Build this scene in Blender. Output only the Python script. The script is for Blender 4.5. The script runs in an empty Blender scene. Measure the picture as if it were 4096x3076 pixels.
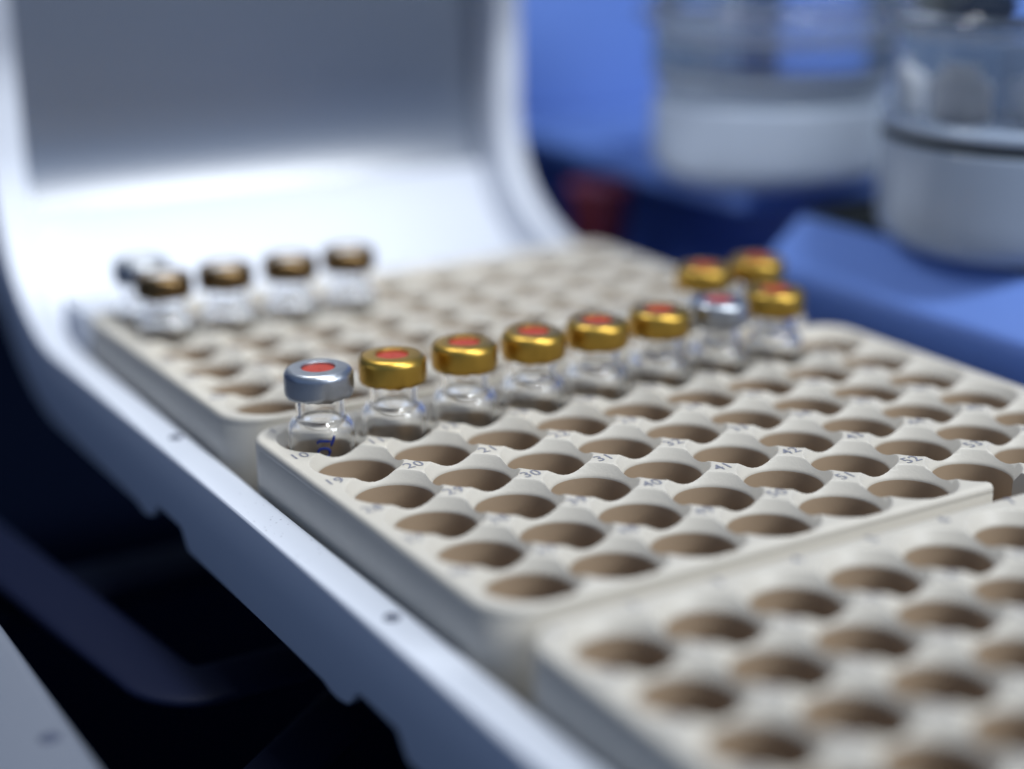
import bpy, bmesh, math, random
from mathutils import Vector, Matrix
random.seed(7)
U = 0.014                     # one vial pitch in metres; all planning numbers below are in pitches
AY = 0.962                    # row pitch / column pitch
STEP = 6.436                  # tray to tray distance
scene = bpy.context.scene
COL = scene.collection

# ------------------------------------------------------------------ camera
az, el, roll = 0.5394, 0.3111, -0.0047
CAM = Vector((-7.8032, -17.5293, 6.7794))
d = Vector((math.cos(el)*math.sin(az), math.cos(el)*math.cos(az), -math.sin(el)))
r0 = d.cross(Vector((0, 0, 1))).normalized()
u0 = r0.cross(d)
Rr = math.cos(roll)*r0 + math.sin(roll)*u0
Uu = -math.sin(roll)*r0 + math.cos(roll)*u0
cam = bpy.data.cameras.new("camera")
camo = bpy.data.objects.new("camera", cam)
COL.objects.link(camo)
M = Matrix((Rr, Uu, -d)).transposed().to_4x4()
M.translation = CAM*U
camo.matrix_world = M
cam.sensor_width = 36.0
cam.lens = 58.624
cam.clip_start = 0.005
cam.clip_end = 50.0
cam.dof.use_dof = True
cam.dof.focus_distance = 19.3*U
cam.dof.aperture_fstop = 4.4
scene.camera = camo

# ------------------------------------------------------------------ world and lamps
w = bpy.data.worlds.new("World")
scene.world = w
w.use_nodes = True
nt = w.node_tree
bg = nt.nodes["Background"]
tc = nt.nodes.new("ShaderNodeTexCoord")
sep = nt.nodes.new("ShaderNodeSeparateXYZ")
ramp = nt.nodes.new("ShaderNodeValToRGB")
mr = nt.nodes.new("ShaderNodeMapRange")
mr.inputs[1].default_value = -1
mr.inputs[2].default_value = 1
nt.links.new(tc.outputs["Generated"], sep.inputs[0])
nt.links.new(sep.outputs["Z"], mr.inputs[0])
nt.links.new(mr.outputs[0], ramp.inputs[0])
nt.links.new(ramp.outputs[0], bg.inputs[0])
cr = ramp.color_ramp
cr.elements[0].position = 0.40
cr.elements[0].color = (0.004, 0.006, 0.015, 1)
cr.elements[1].position = 0.56
cr.elements[1].color = (0.17, 0.265, 0.47, 1)
e = cr.elements.new(1.0)
e.color = (0.07, 0.10, 0.17, 1)
bg.inputs[1].default_value = 1.0


def lamp(name, pos, target, sx, sy, power, col):
    l = bpy.data.lights.new(name, 'AREA')
    l.shape = 'RECTANGLE'
    l.size, l.size_y = sx*U, sy*U
    l.energy = power
    l.color = col
    o = bpy.data.objects.new(name, l)
    COL.objects.link(o)
    o.location = Vector(pos)*U
    o.rotation_euler = (Vector(target)-Vector(pos)).to_track_quat('-Z', 'Y').to_euler()
    return o


lamp("ceiling_lamp", (11.5, -27, 70), (4, -1, 0), 10, 10, 9.3, (0.90, 0.955, 1.0))
lamp("front_ceiling_panel", (31, -58, 39), (2, 6, 0), 27, 20, 6.6, (0.91, 0.957, 1.0))
lamp("instrument_lamp", (1.0, 4.8, 13.5), (1.0, 7.6, 0), 6, 2.0, 0.25, (0.92, 0.96, 1.0))

scene.view_settings.view_transform = 'Standard'
scene.view_settings.look = 'None'
scene.view_settings.exposure = -0.10
scene.view_settings.gamma = 1.0
scene.view_settings.use_curve_mapping = False
scene.cycles.use_denoising = True
scene.cycles.max_bounces = 14
scene.cycles.transmission_bounces = 12
scene.cycles.transparent_max_bounces = 12
scene.cycles.sample_clamp_indirect = 4.0
scene.cycles.blur_glossy = 0.3


# ------------------------------------------------------------------ helpers
def mat(name, base, rough=0.5, metal=0.0, ior=1.5, trans=0.0, sss=0.0, sss_col=None, bump=0.0, bscale=400.0, var=0.0, coat=0.0, spec=0.5):
    m = bpy.data.materials.new(name)
    m.use_nodes = True
    n = m.node_tree
    b = n.nodes["Principled BSDF"]
    b.inputs["Base Color"].default_value = (*base, 1)
    b.inputs["Roughness"].default_value = rough
    b.inputs["Metallic"].default_value = metal
    b.inputs["IOR"].default_value = ior
    b.inputs["Transmission Weight"].default_value = trans
    b.inputs["Specular IOR Level"].default_value = spec
    if coat:
        b.inputs["Coat Weight"].default_value = coat
        b.inputs["Coat Roughness"].default_value = 0.28
    if sss:
        b.inputs["Subsurface Weight"].default_value = sss
        b.inputs["Subsurface Radius"].default_value = sss_col or (1.0, 0.6, 0.35)
        b.inputs["Subsurface Scale"].default_value = 0.0012
    if bump or var:
        t = n.nodes.new("ShaderNodeTexCoord")
        ns = n.nodes.new("ShaderNodeTexNoise")
        ns.inputs["Scale"].default_value = bscale
        ns.inputs["Detail"].default_value = 5
        n.links.new(t.outputs["Object"], ns.inputs["Vector"])
        if bump:
            bp = n.nodes.new("ShaderNodeBump")
            bp.inputs["Strength"].default_value = bump
            bp.inputs["Distance"].default_value = 0.0002
            n.links.new(ns.outputs["Fac"], bp.inputs["Height"])
            n.links.new(bp.outputs[0], b.inputs["Normal"])
        if var:
            ns2 = n.nodes.new("ShaderNodeTexNoise")
            ns2.inputs["Scale"].default_value = bscale*0.12
            ns2.inputs["Detail"].default_value = 4
            n.links.new(t.outputs["Object"], ns2.inputs["Vector"])
            mx = n.nodes.new("ShaderNodeMix")
            mx.data_type = 'RGBA'
            mx.inputs[6].default_value = (*[c*(1-var) for c in base], 1)
            mx.inputs[7].default_value = (*[min(1, c*(1+var)) for c in base], 1)
            n.links.new(ns2.outputs["Fac"], mx.inputs[0])
            n.links.new(mx.outputs[2], b.inputs["Base Color"])
            ad = n.nodes.new("ShaderNodeMapRange")
            ad.inputs[3].default_value = max(0.02, rough*(1-1.5*var))
            ad.inputs[4].default_value = min(1, rough*(1+1.5*var))
            n.links.new(ns2.outputs["Fac"], ad.inputs[0])
            n.links.new(ad.outputs[0], b.inputs["Roughness"])
    return m


def mesh_obj(name, verts, faces, m, parent=None, smooth=True, sharp=None):
    me = bpy.data.meshes.new(name)
    me.from_pydata([tuple(c*U for c in v) for v in verts], [], faces)
    me.validate()
    bm = bmesh.new()
    bm.from_mesh(me)
    bmesh.ops.recalc_face_normals(bm, faces=bm.faces)
    bm.to_mesh(me)
    bm.free()
    if smooth:
        me.polygons.foreach_set("use_smooth", [True]*len(me.polygons))
        if sharp:
            me.set_sharp_from_angle(angle=math.radians(sharp))
    me.materials.append(m)
    o = bpy.data.objects.new(name, me)
    COL.objects.link(o)
    if parent:
        o.parent = parent
    return o


def thing(name, label, cat, loc=(0, 0, 0), group=None):
    o = bpy.data.objects.new(name, None)
    o.empty_display_size = 0.005
    COL.objects.link(o)
    o.location = Vector(loc)*U
    o["label"] = label
    o["category"] = cat
    if group:
        o["group"] = group
    return o


def tag(o, label, cat, group=None):
    o["label"] = label
    o["category"] = cat
    if group:
        o["group"] = group
    return o


def box_vf(x0, x1, y0, y1, z0, z1):
    v = [(x, y, z) for x in (x0, x1) for y in (y0, y1) for z in (z0, z1)]
    f = [(0, 1, 3, 2), (4, 6, 7, 5), (0, 4, 5, 1), (2, 3, 7, 6), (0, 2, 6, 4), (1, 5, 7, 3)]
    return v, f


def bevel_box(name, b, bev, m, parent=None, seg=3):
    v, f = box_vf(*b)
    bm = bmesh.new()
    vs = [bm.verts.new(tuple(c*U for c in p)) for p in v]
    for q in f:
        bm.faces.new([vs[i] for i in q])
    bmesh.ops.recalc_face_normals(bm, faces=bm.faces)
    bmesh.ops.bevel(bm, geom=bm.edges[:], offset=bev*U, segments=seg, profile=0.5, affect='EDGES', clamp_overlap=True)
    me = bpy.data.meshes.new(name)
    bm.to_mesh(me)
    bm.free()
    me.polygons.foreach_set("use_smooth", [True]*len(me.polygons))
    me.set_sharp_from_angle(angle=math.radians(50))
    me.materials.append(m)
    o = bpy.data.objects.new(name, me)
    COL.objects.link(o)
    if parent:
        o.parent = parent
    return o


def lathe(profile, n=64, wob=None):
    """closed or open profile [(r,z)...] turned about z; r==0 ends become poles"""
    V, F, rings = [], [], []
    for k, (r, z) in enumerate(profile):
        if r < 1e-6:
            V.append((0, 0, z))
            rings.append([len(V)-1])
        else:
            i0 = len(V)
            for j in range(n):
                a = 2*math.pi*j/n
                rr, zz = r, z
                if wob:
                    rr, zz = wob(k, a, r, z)
                V.append((rr*math.cos(a), rr*math.sin(a), zz))
            rings.append(list(range(i0, i0+n)))
    for a, b in zip(rings, rings[1:]):
        if len(a) == 1 and len(b) == 1:
            continue
        for j in range(n):
            k = (j+1) % n
            if len(a) == 1:
                F.append((a[0], b[j], b[k]))
            elif len(b) == 1:
                F.append((a[j], b[0], a[k]))
            else:
                F.append((a[j], b[j], b[k], a[k]))
    return V, F


def rounded(pts, rad, seg=4):
    """round the inner corners of an open polyline of (r,z)"""
    out = [pts[0]]
    for i in range(1, len(pts)-1):
        p, a, b = Vector(pts[i]), Vector(pts[i-1]), Vector(pts[i+1])
        rr = rad[i] if isinstance(rad, (list, tuple)) else rad
        rr = min(rr, (a-p).length*0.49, (b-p).length*0.49)
        if rr < 1e-5:
            out.append(tuple(p))
            continue
        p0 = p+(a-p).normalized()*rr
        p1 = p+(b-p).normalized()*rr
        for s in range(seg+1):
            t = s/seg
            q = (1-t)**2*p0+2*t*(1-t)*p+t*t*p1
            out.append((q.x, q.y))
    out.append(pts[-1])
    return out


# ------------------------------------------------------------------ materials
PAINT = mat("white_paint", (0.60, 0.625, 0.685), rough=0.5, bump=0.06, bscale=900)
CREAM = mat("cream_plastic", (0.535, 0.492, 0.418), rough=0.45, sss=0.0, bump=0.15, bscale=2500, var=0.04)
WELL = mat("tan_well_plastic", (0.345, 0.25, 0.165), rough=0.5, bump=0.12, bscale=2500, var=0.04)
INK = mat("grey_ink", (0.19, 0.19, 0.22), rough=0.6)
GLASS = mat("clear_glass", (1, 1, 1), rough=0.0, ior=1.5, trans=1.0)
GOLD = mat("gold_cap", (0.53, 0.325, 0.062), rough=0.36, metal=1.0, bump=0.05, bscale=1500, var=0.06)
SHADEGOLD = mat("bronze_cap", (0.20, 0.125, 0.055), rough=0.30, metal=1.0, bump=0.05, bscale=1500, var=0.06)  # darker copy of the gold, painting shade and haze onto the back-left caps
SILVER = mat("silver_cap", (0.43, 0.45, 0.48), rough=0.38, metal=1.0, bump=0.25, bscale=1100, var=0.15)
RED = mat("red_septum", (0.34, 0.032, 0.015), rough=0.65, bump=0.2, bscale=900)
PALE = mat("pale_septum", (0.72, 0.71, 0.69), rough=0.5)
MARKER = mat("blue_marker", (0.006, 0.018, 0.14), rough=0.35)
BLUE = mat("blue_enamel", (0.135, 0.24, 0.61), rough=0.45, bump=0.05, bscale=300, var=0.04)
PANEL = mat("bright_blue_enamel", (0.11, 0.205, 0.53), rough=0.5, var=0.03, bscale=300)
SHADEBLUE = mat("deep_blue_enamel", (0.05, 0.10, 0.34), rough=0.6, var=0.08, bscale=200)  # bench blue darkened to paint in the shade of the recess
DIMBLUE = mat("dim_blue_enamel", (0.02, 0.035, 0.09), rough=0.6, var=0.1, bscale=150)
NAVY = mat("navy_metal", (0.0042, 0.007, 0.025), rough=0.6, spec=0.15)
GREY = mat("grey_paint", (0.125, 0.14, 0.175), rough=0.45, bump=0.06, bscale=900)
SHADESHEET = mat("grey_blue_sheet", (0.10, 0.125, 0.175), rough=0.30, metal=0.0, ior=2.4, bump=0.03, bscale=600)  # grey-blue kept dark to paint in the back panel's shade
DOT = mat("dark_screw", (0.05, 0.06, 0.10), rough=0.5)
BLACK = mat("black_floor", (0.0035, 0.006, 0.016), rough=0.9, spec=0.0)
DARKRED = mat("dark_red", (0.15, 0.02, 0.03), rough=0.5)
DRUM = mat("grey_white_plastic", (0.28, 0.33, 0.41), rough=0.2, bump=0.05, bscale=300)
LABWARE = mat("white_labware", (0.72, 0.76, 0.82), rough=0.4)
DRUMLIGHT = mat("pale_drum_plastic", (0.48, 0.54, 0.63), rough=0.2, bump=0.05, bscale=300)
RUBBER = mat("black_rubber", (0.015, 0.018, 0.016), rough=0.75, spec=0.2)
DARKWALL = mat("slate_wall", (0.10, 0.14, 0.22), rough=0.7)

# ------------------------------------------------------------------ setting
v, f = box_vf(-60, 60, -45, 60, -9.2, -9)
fl = mesh_obj("floor", v, f, BLACK, smooth=False)
fl["kind"] = "structure"
v, f = box_vf(-30, 80, 44, 45, -9, 40)
bw = mesh_obj("wall", v, f, DARKWALL, smooth=False)
bw["kind"] = "structure"

# ------------------------------------------------------------------ vial tray
XL, XR = -0.73, 8.73
YB, YF = 0.72, -4.81-0.58
RH, RC, KC = 0.455, 0.550, 1.55
TOPZ, FLOORZ, BASEZ = 0.0, -1.345, -1.397
CORNER = 0.50


def top_z(r):
    h = (RC-r)*KC
    s = 0.011
    # soft max(0,h)
    return -(h+math.sqrt(h*h+s*s))/2 + 0.0


def build_tray_body():
    V, F, key = [], [], {}
    INS = 0.055
    xl, xr, yb, yf = XL+INS, XR-INS, YB-INS, YF+INS
    cr_ = CORNER-INS

    def vert(p):
        k = (round(p[0]*2000), round(p[1]*2000), round(p[2]*2000))
        if k not in key:
            key[k] = len(V)
            V.append(p)
        return key[k]

    def pull(x, y):
        cx = min(max(x, xl+cr_), xr-cr_)
        cy = min(max(y, yf+cr_), yb-cr_)
        dx, dy = x-cx, y-cy
        if dx and dy:
            m = max(abs(dx), abs(dy))
            l = math.hypot(dx, dy)
            return cx+dx/l*m, cy+dy/l*m
        return x, y
    NS = 14
    AB = [.006, .02, .045, .07, .082, .089, .095, .101, .108, .122]
    outer = []
    for r in range(6):
        for c in range(9):
            hx, hy = c, -r*AY
            x0 = xl if c == 0 else c-.5
            x1 = xr if c == 8 else c+.5
            y1 = yb if r == 0 else -(r-.5)*AY
            y0 = yf if r == 5 else -(r+.5)*AY
            B = []
            for a, b in (((x0, y0), (x1, y0)), ((x1, y0), (x1, y1)), ((x1, y1), (x0, y1)), ((x0, y1), (x0, y0))):
                for i in range(NS):
                    t = i/NS
                    B.append((a[0]+(b[0]-a[0])*t, a[1]+(b[1]-a[1])*t))
            n = len(B)
            B = [pull(*p) for p in B]
            rings = []
            # floor centre, wall, rim fillet, then the countersunk top out to the cell edge
            zr = top_z(RH+.004)
            prof = [(RH*0.5, FLOORZ), (RH-.03, FLOORZ), (RH, FLOORZ+.03)]
            prof += [(RH, z) for z in (-1.1, -.85, -.6, -.42, -.32, zr-.05, zr-.025)]
            prof += [(RH+.002, zr-.010)]
            ang = [math.atan2(p[1]-hy, p[0]-hx) for p in B]
            for pr, pz in prof:
                rings.append([vert((hx+pr*math.cos(a), hy+pr*math.sin(a), pz)) for a in ang])
            for q in AB+[.25, .5, .75, 1.0]:
                ring = []
                for (bx, by), a in zip(B, ang):
                    rb = math.hypot(bx-hx, by-hy)
                    if q in AB:
                        rr = RH+q
                    else:
                        rr = RH+AB[-1]+(rb-RH-AB[-1])*q
                    if q == 1.0 or rr >= rb-.002 or rb < RH+AB[-1] and q not in AB:
                        p, rr = (bx, by), rb
                    else:
                        p = (hx+rr*math.cos(a), hy+rr*math.sin(a))
                    ring.append(vert((p[0], p[1], top_z(rr))))
                rings.append(ring)
            F.append(rings[0][::-1])
            for A, C in zip(rings, rings[1:]):
                for i in range(n):
                    j = (i+1) % n
                    q = [A[i], A[j], C[j], C[i]]
                    q = [v for t, v in enumerate(q) if v not in q[:t]]
                    if len(q) >= 3:
                        F.append(q)
            # outline pieces
            L = rings[-1]
            for i in range(n):
                j = (i+1) % n
                s = i//NS
                if (s == 0 and r == 5) or (s == 1 and c == 8) or (s == 2 and r == 0) or (s == 3 and c == 0):
                    outer.append((L[i], L[j]))
    nxt = dict(outer)
    st = outer[0][0]
    loop = [st]
    while True:
        k = nxt[loop[-1]]
        if k == st:
            break
        loop.append(k)
    # outward normals of the outline
    n = len(loop)
    P = [Vector(V[i][:2]) for i in loop]
    N = []
    for i in range(n):
        t = (P[(i+1) % n]-P[i-1]).normalized()
        N.append(Vector((t.y, -t.x)))
    prev = loop
    for off, z in ((.016, -.004), (.033, -.014), (.047, -.032), (.054, -.055), (.0555, -.09), (.052, -.10), (.058, -.115), (.058, -.6), (.060, -1.36), (.035, BASEZ)):
        cur = []
        for i in range(n):
            V.append((P[i].x+N[i].x*off, P[i].y+N[i].y*off, z+V[loop[i]][2]*0))
            cur.append(len(V)-1)
        for i in range(n):
            j = (i+1) % n
            F.append([prev[i], prev[j], cur[j], cur[i]])
        prev = cur
    F.append(prev[::-1])
    o = mesh_obj("tray_body", V, F, CREAM)
    # view slot cut through the near wall at the seventh column
    v_, f_ = box_vf(5.72, 6.26, -5.7, -4.95, -1.0, 0.4)
    c = mesh_obj("cutter", v_, f_, CREAM, smooth=False)
    mo = o.modifiers.new("slot", 'BOOLEAN')
    mo.object = c
    mo.operation = 'DIFFERENCE'
    mo.solver = 'EXACT'
    dg = bpy.context.evaluated_depsgraph_get()
    me2 = bpy.data.meshes.new_from_object(o.evaluated_get(dg))
    o.modifiers.clear()
    if len(me2.polygons) > 10000:
        o.data = me2
    bpy.data.objects.remove(c)
    me = o.data
    me.polygons.foreach_set("use_smooth", [True]*len(me.polygons))
    me.set_sharp_from_angle(angle=math.radians(48))
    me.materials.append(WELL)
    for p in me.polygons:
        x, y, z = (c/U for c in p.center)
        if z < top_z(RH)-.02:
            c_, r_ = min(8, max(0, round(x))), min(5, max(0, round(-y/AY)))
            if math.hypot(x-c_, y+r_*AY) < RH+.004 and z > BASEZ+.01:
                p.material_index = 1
    return o


def text_mesh(parts, size):
    """parts: [(string, x, y, z)] -> verts, faces in pitch units, flat letters a hair above the surface"""
    V, F = [], []
    for s, x, y, z in parts:
        cu = bpy.data.curves.new("t", 'FONT')
        cu.body = s
        cu.size = size
        cu.offset = 0.002
        cu.align_x = 'CENTER'
        cu.align_y = 'CENTER'
        cu.resolution_u = 3
        cu.space_character = 1.05
        ob = bpy.data.objects.new("t", cu)
        COL.objects.link(ob)
        dg = bpy.context.evaluated_depsgraph_get()
        me = bpy.data.meshes.new_from_object(ob.evaluated_get(dg))
        b = len(V)
        V += [(q.co.x+x, q.co.y+y, z) for q in me.vertices]
        F += [[i+b for i in p.vertices] for p in me.polygons]
        bpy.data.objects.remove(ob)
        bpy.data.meshes.remove(me)
        bpy.data.curves.remove(cu)
    return V, F


body = build_tray_body()
parts = []
for n in range(54):
    r, c = divmod(n, 9)
    x = c-.5 if c else -.51
    y = -(r-.5)*AY if r else 0.585
    if r == 0 and c == 0:
        x, y = -.42, .50
    parts.append((str(n+1), x, y-.0, 0.004))
tv, tf = text_mesh(parts, 0.235)
nums = mesh_obj("printed_numbers", tv, tf, INK, smooth=False)
TRAYS = [
    ("beige vial tray in the middle, sharpest, with a row of vials along its far edge", 0),
    ("beige vial tray farthest back, beside the curved white panel, with few vials", STEP),
    ("empty beige plastic vial tray in the near foreground, blurred, cut off by the picture edge", -STEP),
]
for i, (lab, y) in enumerate(TRAYS):
    t = thing("vial_tray", lab, "vial tray", (0, y, 0), "beige vial trays in the rack")
    if i == 0:
        b, q = body, nums
    else:
        b, q = body.copy(), nums.copy()
        COL.objects.link(b)
        COL.objects.link(q)
    b.parent = t
    q.parent = t

# ------------------------------------------------------------------ vials
RV, HV = 0.405, 0.896
VB = FLOORZ+0.004


def glass_verts():
    out = [(0, VB), (RV-.05, VB), (RV, VB+.05), (RV, 0.03), (RV-.004, .10), (.388, .19), (.340, .262), (.302, .285), (.297, .32), (.297, .56),
           (.315, .60), (.372, .635), (.378, .66), (.378, .80), (.36, .82), (.20, .82), (.185, .80), (.185, .60), (.235, .54), (.240, .30), (.27, .235), (.345, .165), (.362, .09),
           (.364, 0.0), (.364, VB+.14), (.28, VB+.09), (0, VB+.085)]
    rad = [0, .02, .03, .02, .04, .04, .03, .02, .02, .02, .02, .02, .02, .02, .01, .01, .01, .05, .05, .04, .03, .04, .03, .04, .05, .04, 0]
    return lathe(rounded(out, rad, 3), 72)


def cap_wob(k, a, r, z):
    if z < .575:
        s = .008*math.sin(7*a+1)*math.sin(2*a)+.005*math.sin(17*a+2)+.004*math.sin(31*a)*math.sin(3*a)
        return r+s*.4, z+s
    return r, z


RCAP = 0.421
cap_prof = rounded([(.205, .868), (.203, .893), (.222, .899), (.30, .896), (.375, .887), (RCAP-.004, .835), (RCAP, .75), (RCAP-.001, .60), (RCAP-.014, .560),
                    (.375, .545), (.335, .552), (.315, .575), (.33, .60)], [0, .006, .012, .03, .055, .04, .04, .03, .015, .015, .012, .01, 0], 4)
cap_mesh = lathe(cap_prof, 96, cap_wob)
sep_prof = rounded([(0, .81), (.010, .825), (.016, .867), (.10, .870), (.20, .866), (.214, .86), (.214, .825), (0, .825)], .008, 3)
glass = mesh_obj("glass_body", *glass_verts(), GLASS, sharp=60)
cap_g = mesh_obj("crimp_cap", *cap_mesh, GOLD, sharp=60)
cap_s = mesh_obj("crimp_cap", *cap_mesh, SILVER, sharp=60)
cap_b = mesh_obj("crimp_cap", *cap_mesh, SHADEGOLD, sharp=60)
sep_r = mesh_obj("septum", *lathe(sep_prof, 48), RED, sharp=60)
sep_p = mesh_obj("septum", *lathe(sep_prof, 48), PALE, sharp=60)
POOL = [glass, cap_g, cap_s, cap_b, sep_r, sep_p]
used = set()


def take(o, parent, rz):
    if o.name in used:
        o = o.copy()
        COL.objects.link(o)
    used.add(o.name)
    o.parent = parent
    o.rotation_euler.z = rz
    return o


V_ = []
FR = "crimp-capped vials in the middle tray"
BK = "crimp-capped vials in the back tray"
ordn = ["", "sharp gold-capped vial with red septum, right beside the handwritten silver-capped vial",
        "gold-capped vial with red septum, third from the left in the middle tray's row",
        "gold-capped vial with red septum, fourth from the left in the middle tray's row",
        "gold-capped vial with red septum, fifth from the left in the middle tray's row",
        "gold-capped vial with red septum, just left of the blurred silver-capped one",
        "", "gold-capped vial ending the middle tray's row on the right, beyond the silver cap"]
ordn[0] = "silver-capped vial with handwritten blue 01 on its glass, sharp, at the tray corner"
ordn[6] = "blurred silver-capped vial with red septum between two gold-capped vials"
for c in range(8):
    V_.append((c, 0, 0, 's' if c in (0, 6) else 'g', 'r', ordn[c], FR))
bl = ["gold-brown capped vial with pale septum in front of the blurred silver cap", "gold-brown capped vial, second of the four blurred ones at back left",
      "gold-brown capped vial, third of the four blurred ones at back left", "gold-brown capped vial, rightmost of the four blurred ones at back left"]
for c in range(4):
    V_.append((c, 1, STEP, 'b', 'p', bl[c], BK))
V_.append((0, 0, STEP, 's', 'p', "blurred silver-capped vial half hidden in the farthest left corner of the back tray", BK))
V_.append((7, 5, STEP, 'g', 'r', "blurred gold-capped vial standing right behind the silver cap of the middle row", BK))
V_.append((8, 5, STEP, 'g', 'r', "farthest right gold-capped vial, blurred against the blue bench", BK))
first_vial = None
for c, r, ty, k, s, lab, g in V_:
    jx, jy = random.uniform(-.018, .018), random.uniform(-.018, .018)
    t = thing("sample_vial", lab, "vial", (c+jx, ty-r*AY+jy, 0), g)
    first_vial = first_vial or t
    take(glass, t, 0)
    cap = take({'s': cap_s, 'g': cap_g, 'b': cap_b}[k], t, random.uniform(0, 6.28))
    cap.rotation_euler.x = random.gauss(0, .008)
    cap.rotation_euler.y = random.gauss(0, .008)
    take(sep_r if s == 'r' else sep_p, t, random.uniform(0, 6.28))

# handwriting on the first vial, as ink strokes lying on the glass cylinder
to_cam = Vector((CAM.x, CAM.y, 0)).normalized()
right = Vector((-to_cam.y, to_cam.x, 0))


def on_glass(px, py):
    s = (px-645)/300.0
    s = max(-.95, min(.95, s))
    ph = math.asin(s)
    z = HV-(py-262-91.8*math.cos(ph))/705.0
    return ph, z


def stroke(pts, wid, V, F):
    q = [on_glass(*p) for p in pts]
    P3 = [(RV*ph, z) for ph, z in q]
    m = 8
    base = len(V)
    for i, (s, z) in enumerate(P3):
        a = Vector(P3[max(0, i-1)])
        b = Vector(P3[min(len(P3)-1, i+1)])
        t = (b-a).normalized()
        nn = Vector((-t.y, t.x))
        ww = wid*(0.55 if i in (0, len(P3)-1) else 1)
        for j in range(m):
            an = 2*math.pi*j/m
            ss = s+nn.x*ww*math.cos(an)
            zz = z+nn.y*ww*math.cos(an)
            rr = RV+.003+.0025*math.sin(an)
            ph = ss/RV
            p = rr*math.cos(ph)*to_cam+rr*math.sin(ph)*right
            V.append((p.x, p.y, zz))
    for i in range(len(P3)-1):
        for j in range(m):
            k = (j+1) % m
            F.append((base+i*m+j, base+i*m+k, base+(i+1)*m+k, base+(i+1)*m+j))
    F.append([base+j for j in range(m)])
    F.append([base+(len(P3)-1)*m+j for j in range(m)][::-1])


hv, hf = [], []
stroke([(606, 945), (607, 930), (622, 922), (650, 921), (690, 924), (722, 925)], .017, hv, hf)
stroke([(754, 872), (750, 895), (742, 920), (730, 945), (722, 972)], .018, hv, hf)
stroke([(705, 1045), (712, 1015), (700, 992), (665, 984), (628, 990), (610, 1010), (612, 1035), (640, 1062), (680, 1066), (705, 1045)], .017, hv, hf)
mesh_obj("handwriting", hv, hf, MARKER, parent=first_vial)

# ------------------------------------------------------------------ white rack the trays sit in
rack = thing("tray_rack", "white metal rack under the trays, curving up into a tall back panel", "rack", (0, 0, 0))
CY, CZ, CR_ = 7.1, 2.2, 2.8


def skirt(y):
    for e in (2.68, 2.68-6.05, 2.68+6.05, 2.68-12.1):
        # notch from e down to e-1.1 with soft shoulders, small rounded tab on its far side
        t = y-e
        if -1.25 < t < .15:
            a = min(1, max(0, (.15-t)/.30))
            b = min(1, max(0, (t+1.25)/.28))
            a = a*a*(3-2*a)
            b = b*b*(3-2*b)
            return -1.15+.25*min(a, b)
        if .15 <= t < .75:
            return -1.15-.05*math.sin((t-.15)/.6*math.pi)
    return -1.15


path = []
ys = [-16+i*.07 for i in range(int((CY+16)/.07)+1)]
for y in ys:
    path.append(('f', y))
for i in range(0, 41):
    path.append(('a', math.radians(90*i/40)))
for z in (2.6, 3.2, 4, 5, 6, 6.59):
    path.append(('v', z))
SEC = [(-1.27, None), (-1.27, -.6), (-1.27, -.03), (-1.262, -.012), (-1.245, 0), (-.83, 0), (-.812, -.008), (-.80, -.03), (-.80, -.5), (-.80, -.76), (-.76, -.8), (8.76, -.8), (8.80, -.76), (8.80, -.5), (8.80, -.03), (8.812, -.008),
       (8.83, 0), (9.245, 0), (9.262, -.012), (9.27, -.03), (9.27, -.6), (9.27, None), (9.17, None), (9.17, -.95), (-1.17, -.95), (-1.17, None)]


def taper(x, kind, s):
    """edges of the rack get wider and the back narrower as it curves up"""
    b = 0 if kind == 'f' else (1 if kind == 'v' else min(1, s/math.radians(65)))
    b = b*b*(3-2*b)
    if x > 8.7:
        return x-.45*b
    if -.9 < x < -.7:
        return x+.12*b
    return x


rv, rf = [], []
for kind, s in path:
    for x, h in SEC:
        hh = h
        x = taper(x, kind, s)
        if h is None:
            hh = skirt(s) if kind == 'f' else -1.15
        if kind == 'f':
            rv.append((x, s, -.6+hh))
        elif kind == 'a':
            rv.append((x, CY+(CR_-hh)*math.sin(s), CZ-(CR_-hh)*math.cos(s)))
        else:
            rv.append((x, CY+CR_-hh, s))
ns = len(SEC)
for i in range(len(path)-1):
    for j in range(ns):
        k = (j+1) % ns
        rf.append((i*ns+j, i*ns+k, (i+1)*ns+k, (i+1)*ns+j))
rf.append(list(range(ns)))
rf.append([(len(path)-1)*ns+j for j in range(ns)][::-1])
mesh_obj("channel", rv, rf, PAINT, parent=rack, sharp=35)
SPLIT = math.radians(69)  # shadow line on the bend, where the shade-coloured sheet begins


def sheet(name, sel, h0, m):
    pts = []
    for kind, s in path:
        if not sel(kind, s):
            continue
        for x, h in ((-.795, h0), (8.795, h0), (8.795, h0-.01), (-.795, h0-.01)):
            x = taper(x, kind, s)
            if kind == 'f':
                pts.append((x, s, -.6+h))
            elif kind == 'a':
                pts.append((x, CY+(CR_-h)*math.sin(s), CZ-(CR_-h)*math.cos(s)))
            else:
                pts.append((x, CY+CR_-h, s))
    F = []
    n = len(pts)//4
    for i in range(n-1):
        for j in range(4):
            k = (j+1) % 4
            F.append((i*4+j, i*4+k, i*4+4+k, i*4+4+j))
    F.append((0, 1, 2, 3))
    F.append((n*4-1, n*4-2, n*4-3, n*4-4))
    return mesh_obj(name, pts, F, m, parent=rack, sharp=35)


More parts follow.
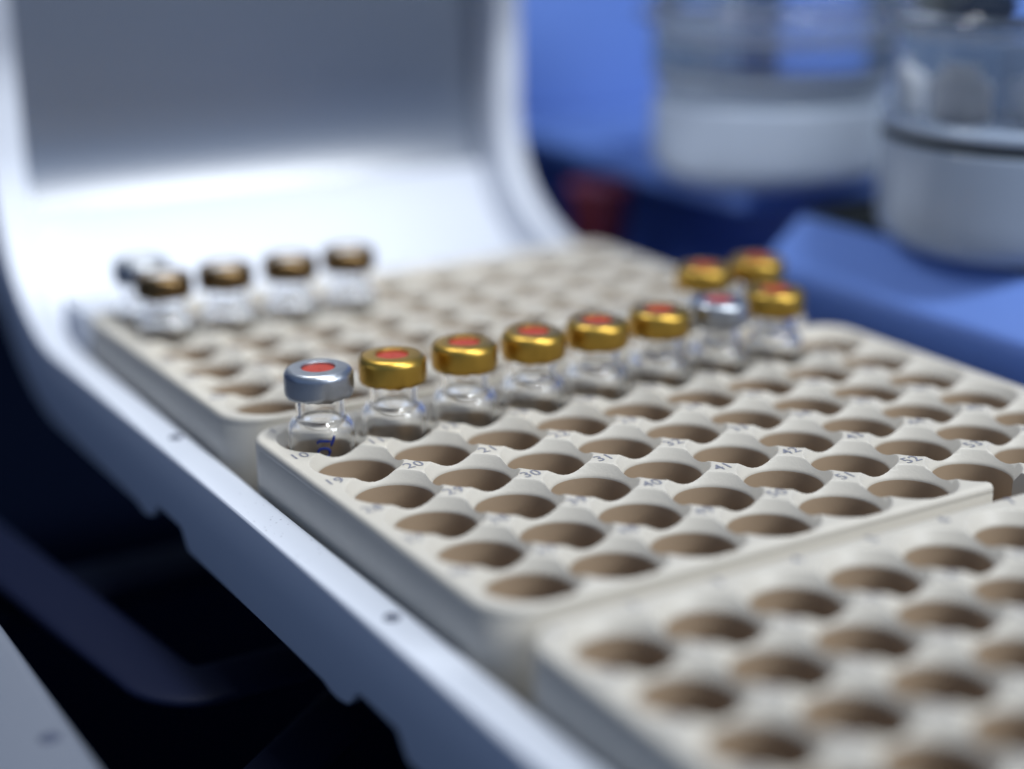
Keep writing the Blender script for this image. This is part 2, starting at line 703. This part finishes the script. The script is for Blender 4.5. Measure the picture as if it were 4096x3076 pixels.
sheet("back_sheet", lambda k, s: k == 'v' or (k == 'a' and s >= SPLIT), -.78, SHADESHEET)
bevel_box("canopy", (-1.27, 9.27, 8.1, 10.9, 6.6, 7.0), .05, PAINT, rack)  # unseen slab added overhead to shade the back panel
bm = bmesh.new()
pl = [(-.72, 7.22), (.22, 7.22), (.22, 8.3), (-.72, 8.3)]
A = [bm.verts.new((x*U, y*U, -1.3*U)) for x, y in pl]
B = [bm.verts.new((x*U, y*U, -.02*U)) for x, y in pl]
bm.faces.new(A)
bm.faces.new(B)
for i in range(4):
    j = (i+1) % 4
    bm.faces.new((A[i], A[j], B[j], B[i]))
bmesh.ops.recalc_face_normals(bm, faces=bm.faces)
bmesh.ops.bevel(bm, geom=bm.edges[:], offset=.05*U, segments=3, profile=.5, affect='EDGES')
me = bpy.data.meshes.new("stop_block")
bm.to_mesh(me)
bm.free()
me.materials.append(PAINT)
sb = bpy.data.objects.new("stop_block", me)
COL.objects.link(sb)
sb.parent = rack
for x, y in ((-.96, 2.54), (-1.0, -3.79)):
    pv, pf = lathe(rounded([(0, .004), (.05, .004), (.055, .012), (.085, .012), (.09, 0), (.06, -.01), (0, -.01)], .004, 2), 24)
    s = mesh_obj("screw", [(a+x, b+y, c-.598) for a, b, c in pv], pf, DOT, parent=rack)
# little dark scuffs on the painted edge
sv, sf = [], []
for i in range(26):
    x = random.uniform(-1.2, -.86)
    y = random.gauss(-.9, .8)
    rr = random.uniform(.004, .011)
    b = len(sv)
    for j in range(6):
        sv.append((x+rr*random.uniform(.5, 1.4)*math.cos(j*1.047), y+rr*random.uniform(.5, 1.4)*math.sin(j*1.047), -.5985))
    sf.append([b+j for j in range(6)])
mesh_obj("scuff_marks", sv, sf, INK, parent=rack, smooth=False)

# ------------------------------------------------------------------ rail and frame at lower left
side = thing("side_rail", "blurred white rail edge in the near lower left corner", "rail", (0, 0, 0))
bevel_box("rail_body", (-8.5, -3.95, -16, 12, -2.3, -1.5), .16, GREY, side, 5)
pv, pf = lathe([(0, .004), (.09, .004), (.11, 0), (.0, -.01)], 24)
mesh_obj("screw", [(a-4.25, b-2.75, c-1.498) for a, b, c in pv], pf, DOT, parent=side)


def tube_poly(pts, wx, wz, name, m, parent):
    """rounded rectangular bar following a horizontal polyline"""
    V, F = [], []
    prof = []
    for a in range(16):
        t = 2*math.pi*a/16
        cx, sz = math.cos(t), math.sin(t)
        prof.append((wx*math.copysign(abs(cx)**.5, cx), wz*math.copysign(abs(sz)**.5, sz)))
    n = len(prof)
    for i, p in enumerate(pts):
        a = Vector(pts[max(0, i-1)])
        b = Vector(pts[min(len(pts)-1, i+1)])
        t = (b-a).normalized()
        nn = Vector((-t.y, t.x, 0)).normalized()
        for q in prof:
            V.append(tuple(Vector(p)+nn*q[0]+Vector((0, 0, q[1]))))
    for i in range(len(pts)-1):
        for j in range(n):
            k = (j+1) % n
            F.append((i*n+j, i*n+k, (i+1)*n+k, (i+1)*n+j))
    F.append(list(range(n)))
    F.append([(len(pts)-1)*n+j for j in range(n)][::-1])
    return mesh_obj(name, V, F, m, parent=parent, sharp=60)


fr = [(8, .5, -3.2), (-1.2, .5, -3.2)]
for i in range(9):
    a = math.radians(90*i/8)
    fr.append((-1.35-.6*math.sin(a), 1.1-.6*math.cos(a), -3.2))
fr += [(-2.2, 2.8, -3.2), (-2.7, 6.5, -3.2), (-3.0, 9, -3.2)]
b = tube_poly(fr, .48, .10, "support_frame", NAVY, None)
tag(b, "dark navy bent bar under the rack, turning a rounded corner at lower left", "support frame")
b = tube_poly([(-6.1, -4.9, -3.6), (-1.5, -1.45, -3.6), (4, 2.7, -3.6)], .45, .10, "cross_brace", NAVY, None)
tag(b, "straight dark navy brace running diagonally below the rack's near edge", "brace")
b = bevel_box("rear_crossbar", (-9, 8, 5.0, 6.2, -4.0, -3.7), .1, NAVY)
tag(b, "dark navy crossbar deep in shadow under the rack, level with its far end", "crossbar")

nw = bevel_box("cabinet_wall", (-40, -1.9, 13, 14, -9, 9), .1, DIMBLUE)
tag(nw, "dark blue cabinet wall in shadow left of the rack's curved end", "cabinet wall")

# ------------------------------------------------------------------ blue bench with jars at right
bench = thing("blue_bench", "blue painted bench beside the trays with a sloping front, carrying two jars", "bench", (0, 0, 0))


def prism(name, poly, y0, y1, m, parent, bev=.12):
    bm = bmesh.new()
    A = [bm.verts.new((x*U, y0*U, z*U)) for x, z in poly]
    B = [bm.verts.new((x*U, y1*U, z*U)) for x, z in poly]
    n = len(poly)
    bm.faces.new(A)
    bm.faces.new(B[::-1])
    for i in range(n):
        j = (i+1) % n
        bm.faces.new((A[i], B[i], B[j], A[j]))
    bmesh.ops.recalc_face_normals(bm, faces=bm.faces)
    bmesh.ops.bevel(bm, geom=bm.edges[:], offset=bev*U, segments=3, profile=.5, affect='EDGES')
    me = bpy.data.meshes.new(name)
    bm.to_mesh(me)
    bm.free()
    me.polygons.foreach_set("use_smooth", [True]*len(me.polygons))
    me.set_sharp_from_angle(angle=math.radians(50))
    me.materials.append(m)
    o = bpy.data.objects.new(name, me)
    COL.objects.link(o)
    if parent:
        o.parent = parent
    return o


prism("front_block", [(10.7, .85), (9.85, .12), (9.85, 0), (10.6, -1.6), (10.6, -6), (22, -6), (22, .85)], -14, 3.85, BLUE, bench)
bevel_box("rubber_mat", (10.72, 22, -14, 3.84, .84, .90), .02, RUBBER, bench, 2)
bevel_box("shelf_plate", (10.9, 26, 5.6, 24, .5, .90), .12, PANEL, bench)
bevel_box("recess_wall", (12.4, 13, 3.9, 24, -8, .5), .05, SHADEBLUE, bench)
bevel_box("lower_shelf", (10.0, 12.3, 3.9, 24, -2.6, -2.0), .1, SHADEBLUE, bench)
bevel_box("upright_panel", (11.6, 19, 15.0, 15.5, .91, 14), .08, PANEL, bench)
rv_, rf_ = lathe(rounded([(0, 0), (.40, 0), (.62, 2.3), (.66, 2.3), (.66, 2.42), (0, 2.42)], [0, .05, .02, .02, .03, 0], 3), 48)
rb = mesh_obj("red_cup", [(x+10.55, y+9.7, z-1.995) for x, y, z in rv_], rf_, DARKRED, sharp=50)
tag(rb, "dark red tapered cup in shadow at the edge of the bench's lower shelf", "cup")
st = bevel_box("storage_cabinet", (19.5, 40, 12, 30, .91, 7), .1, DARKWALL)
tag(st, "blurred slate grey cabinet behind the two jars", "cabinet")


def jar(name, label, loc, r, hb, seam, group, contents, h):
    t = thing(name, label, "jar", loc, group)
    body_m = DRUM if seam == 'dark' else DRUMLIGHT
    base = rounded([(0, 0), (r-.25, 0), (r-.03, .22), (r, .5), (r, hb), (r-.06, hb+.03), (0, hb+.03)], [0, .1, .25, .25, .04, .03, 0], 5)
    mesh_obj("drum_base", *lathe(base, 96), body_m, parent=t, sharp=50)
    if seam == 'dark':
        g0, g1, gm, gi = hb+.03, hb+.17, RUBBER, .03
    else:
        g0, g1, gm, gi = hb+.03, hb+.36, DRUM, .10
    mesh_obj("gasket", *lathe([(0, g0), (r-gi, g0), (r-gi, g1), (0, g1)], 96), gm, parent=t, sharp=50)
    rim = rounded([(0, g1), (r-.02, g1), (r+.02, g1+.06), (r, g1+.18), (r-.18, g1+.22), (r-.35, g1+.14), (0, g1+.14)], [0, .02, .04, .06, .05, .04, 0], 4)
    mesh_obj("rim_plate", *lathe(rim, 96), body_m, parent=t, sharp=50)
    z = g1+.15
    ro, ri = (r-.22, r-.36) if seam == 'dark' else (r+.03, r-.25)
    dome = rounded([(ri, z), (ro, z), (ro, z+h-.1), (ro+.28, z+h), (ro+.28, z+h+.16), (ro, z+h+.22), (ro-.2, z+h+1.2), (ro-.9, z+h+1.9), (0, z+h+2.1),
                    (0, z+h+1.98), (ro-1.0, z+h+1.78), (ro-.33, z+h+1.15), (ri, z+h+.22), (ri, z)], [0, .02, .08, .08, .06, .06, .3, .4, 0, 0, .4, .3, .1, 0], 4)
    mesh_obj("glass_dome", *lathe(dome, 96), GLASS, parent=t, sharp=60)
    if contents == 'plate':
        mesh_obj("perforated_plate", *lathe(rounded([(0, z+.55), (ri-.12, z+.55), (ri-.10, z+.66), (0, z+.66)], .02, 2), 64), LABWARE, parent=t, sharp=50)
    else:
        k = 0
        for a in range(5):
            V, F = lathe([(0, 0), (.25, .02), (.34, .12), (.36, .62), (.3, .72), (.22, .76), (.22, .9), (0, .92)], 24)
            an = a*1.257+.5
            mesh_obj("white_bottle", [(x+1.15*math.cos(an), y+1.15*math.sin(an), zz+z+.0) for x, y, zz in V], F, LABWARE, parent=t, sharp=50)
    return t


G = "glass desiccator jars on the blue bench"
jar("desiccator_jar", "farther glass jar with grey-white drum base, left of the two on the bench", (12.55, 6.92, .902), 2.25, 1.45, 'light', G, 'plate', 0.95)
jar("desiccator_jar", "nearer glass jar with white base and dark seam, cut off by the right picture edge", (12.45, .27, .902), 2.5, 1.62, 'dark', G, 'bottles', 1.4)
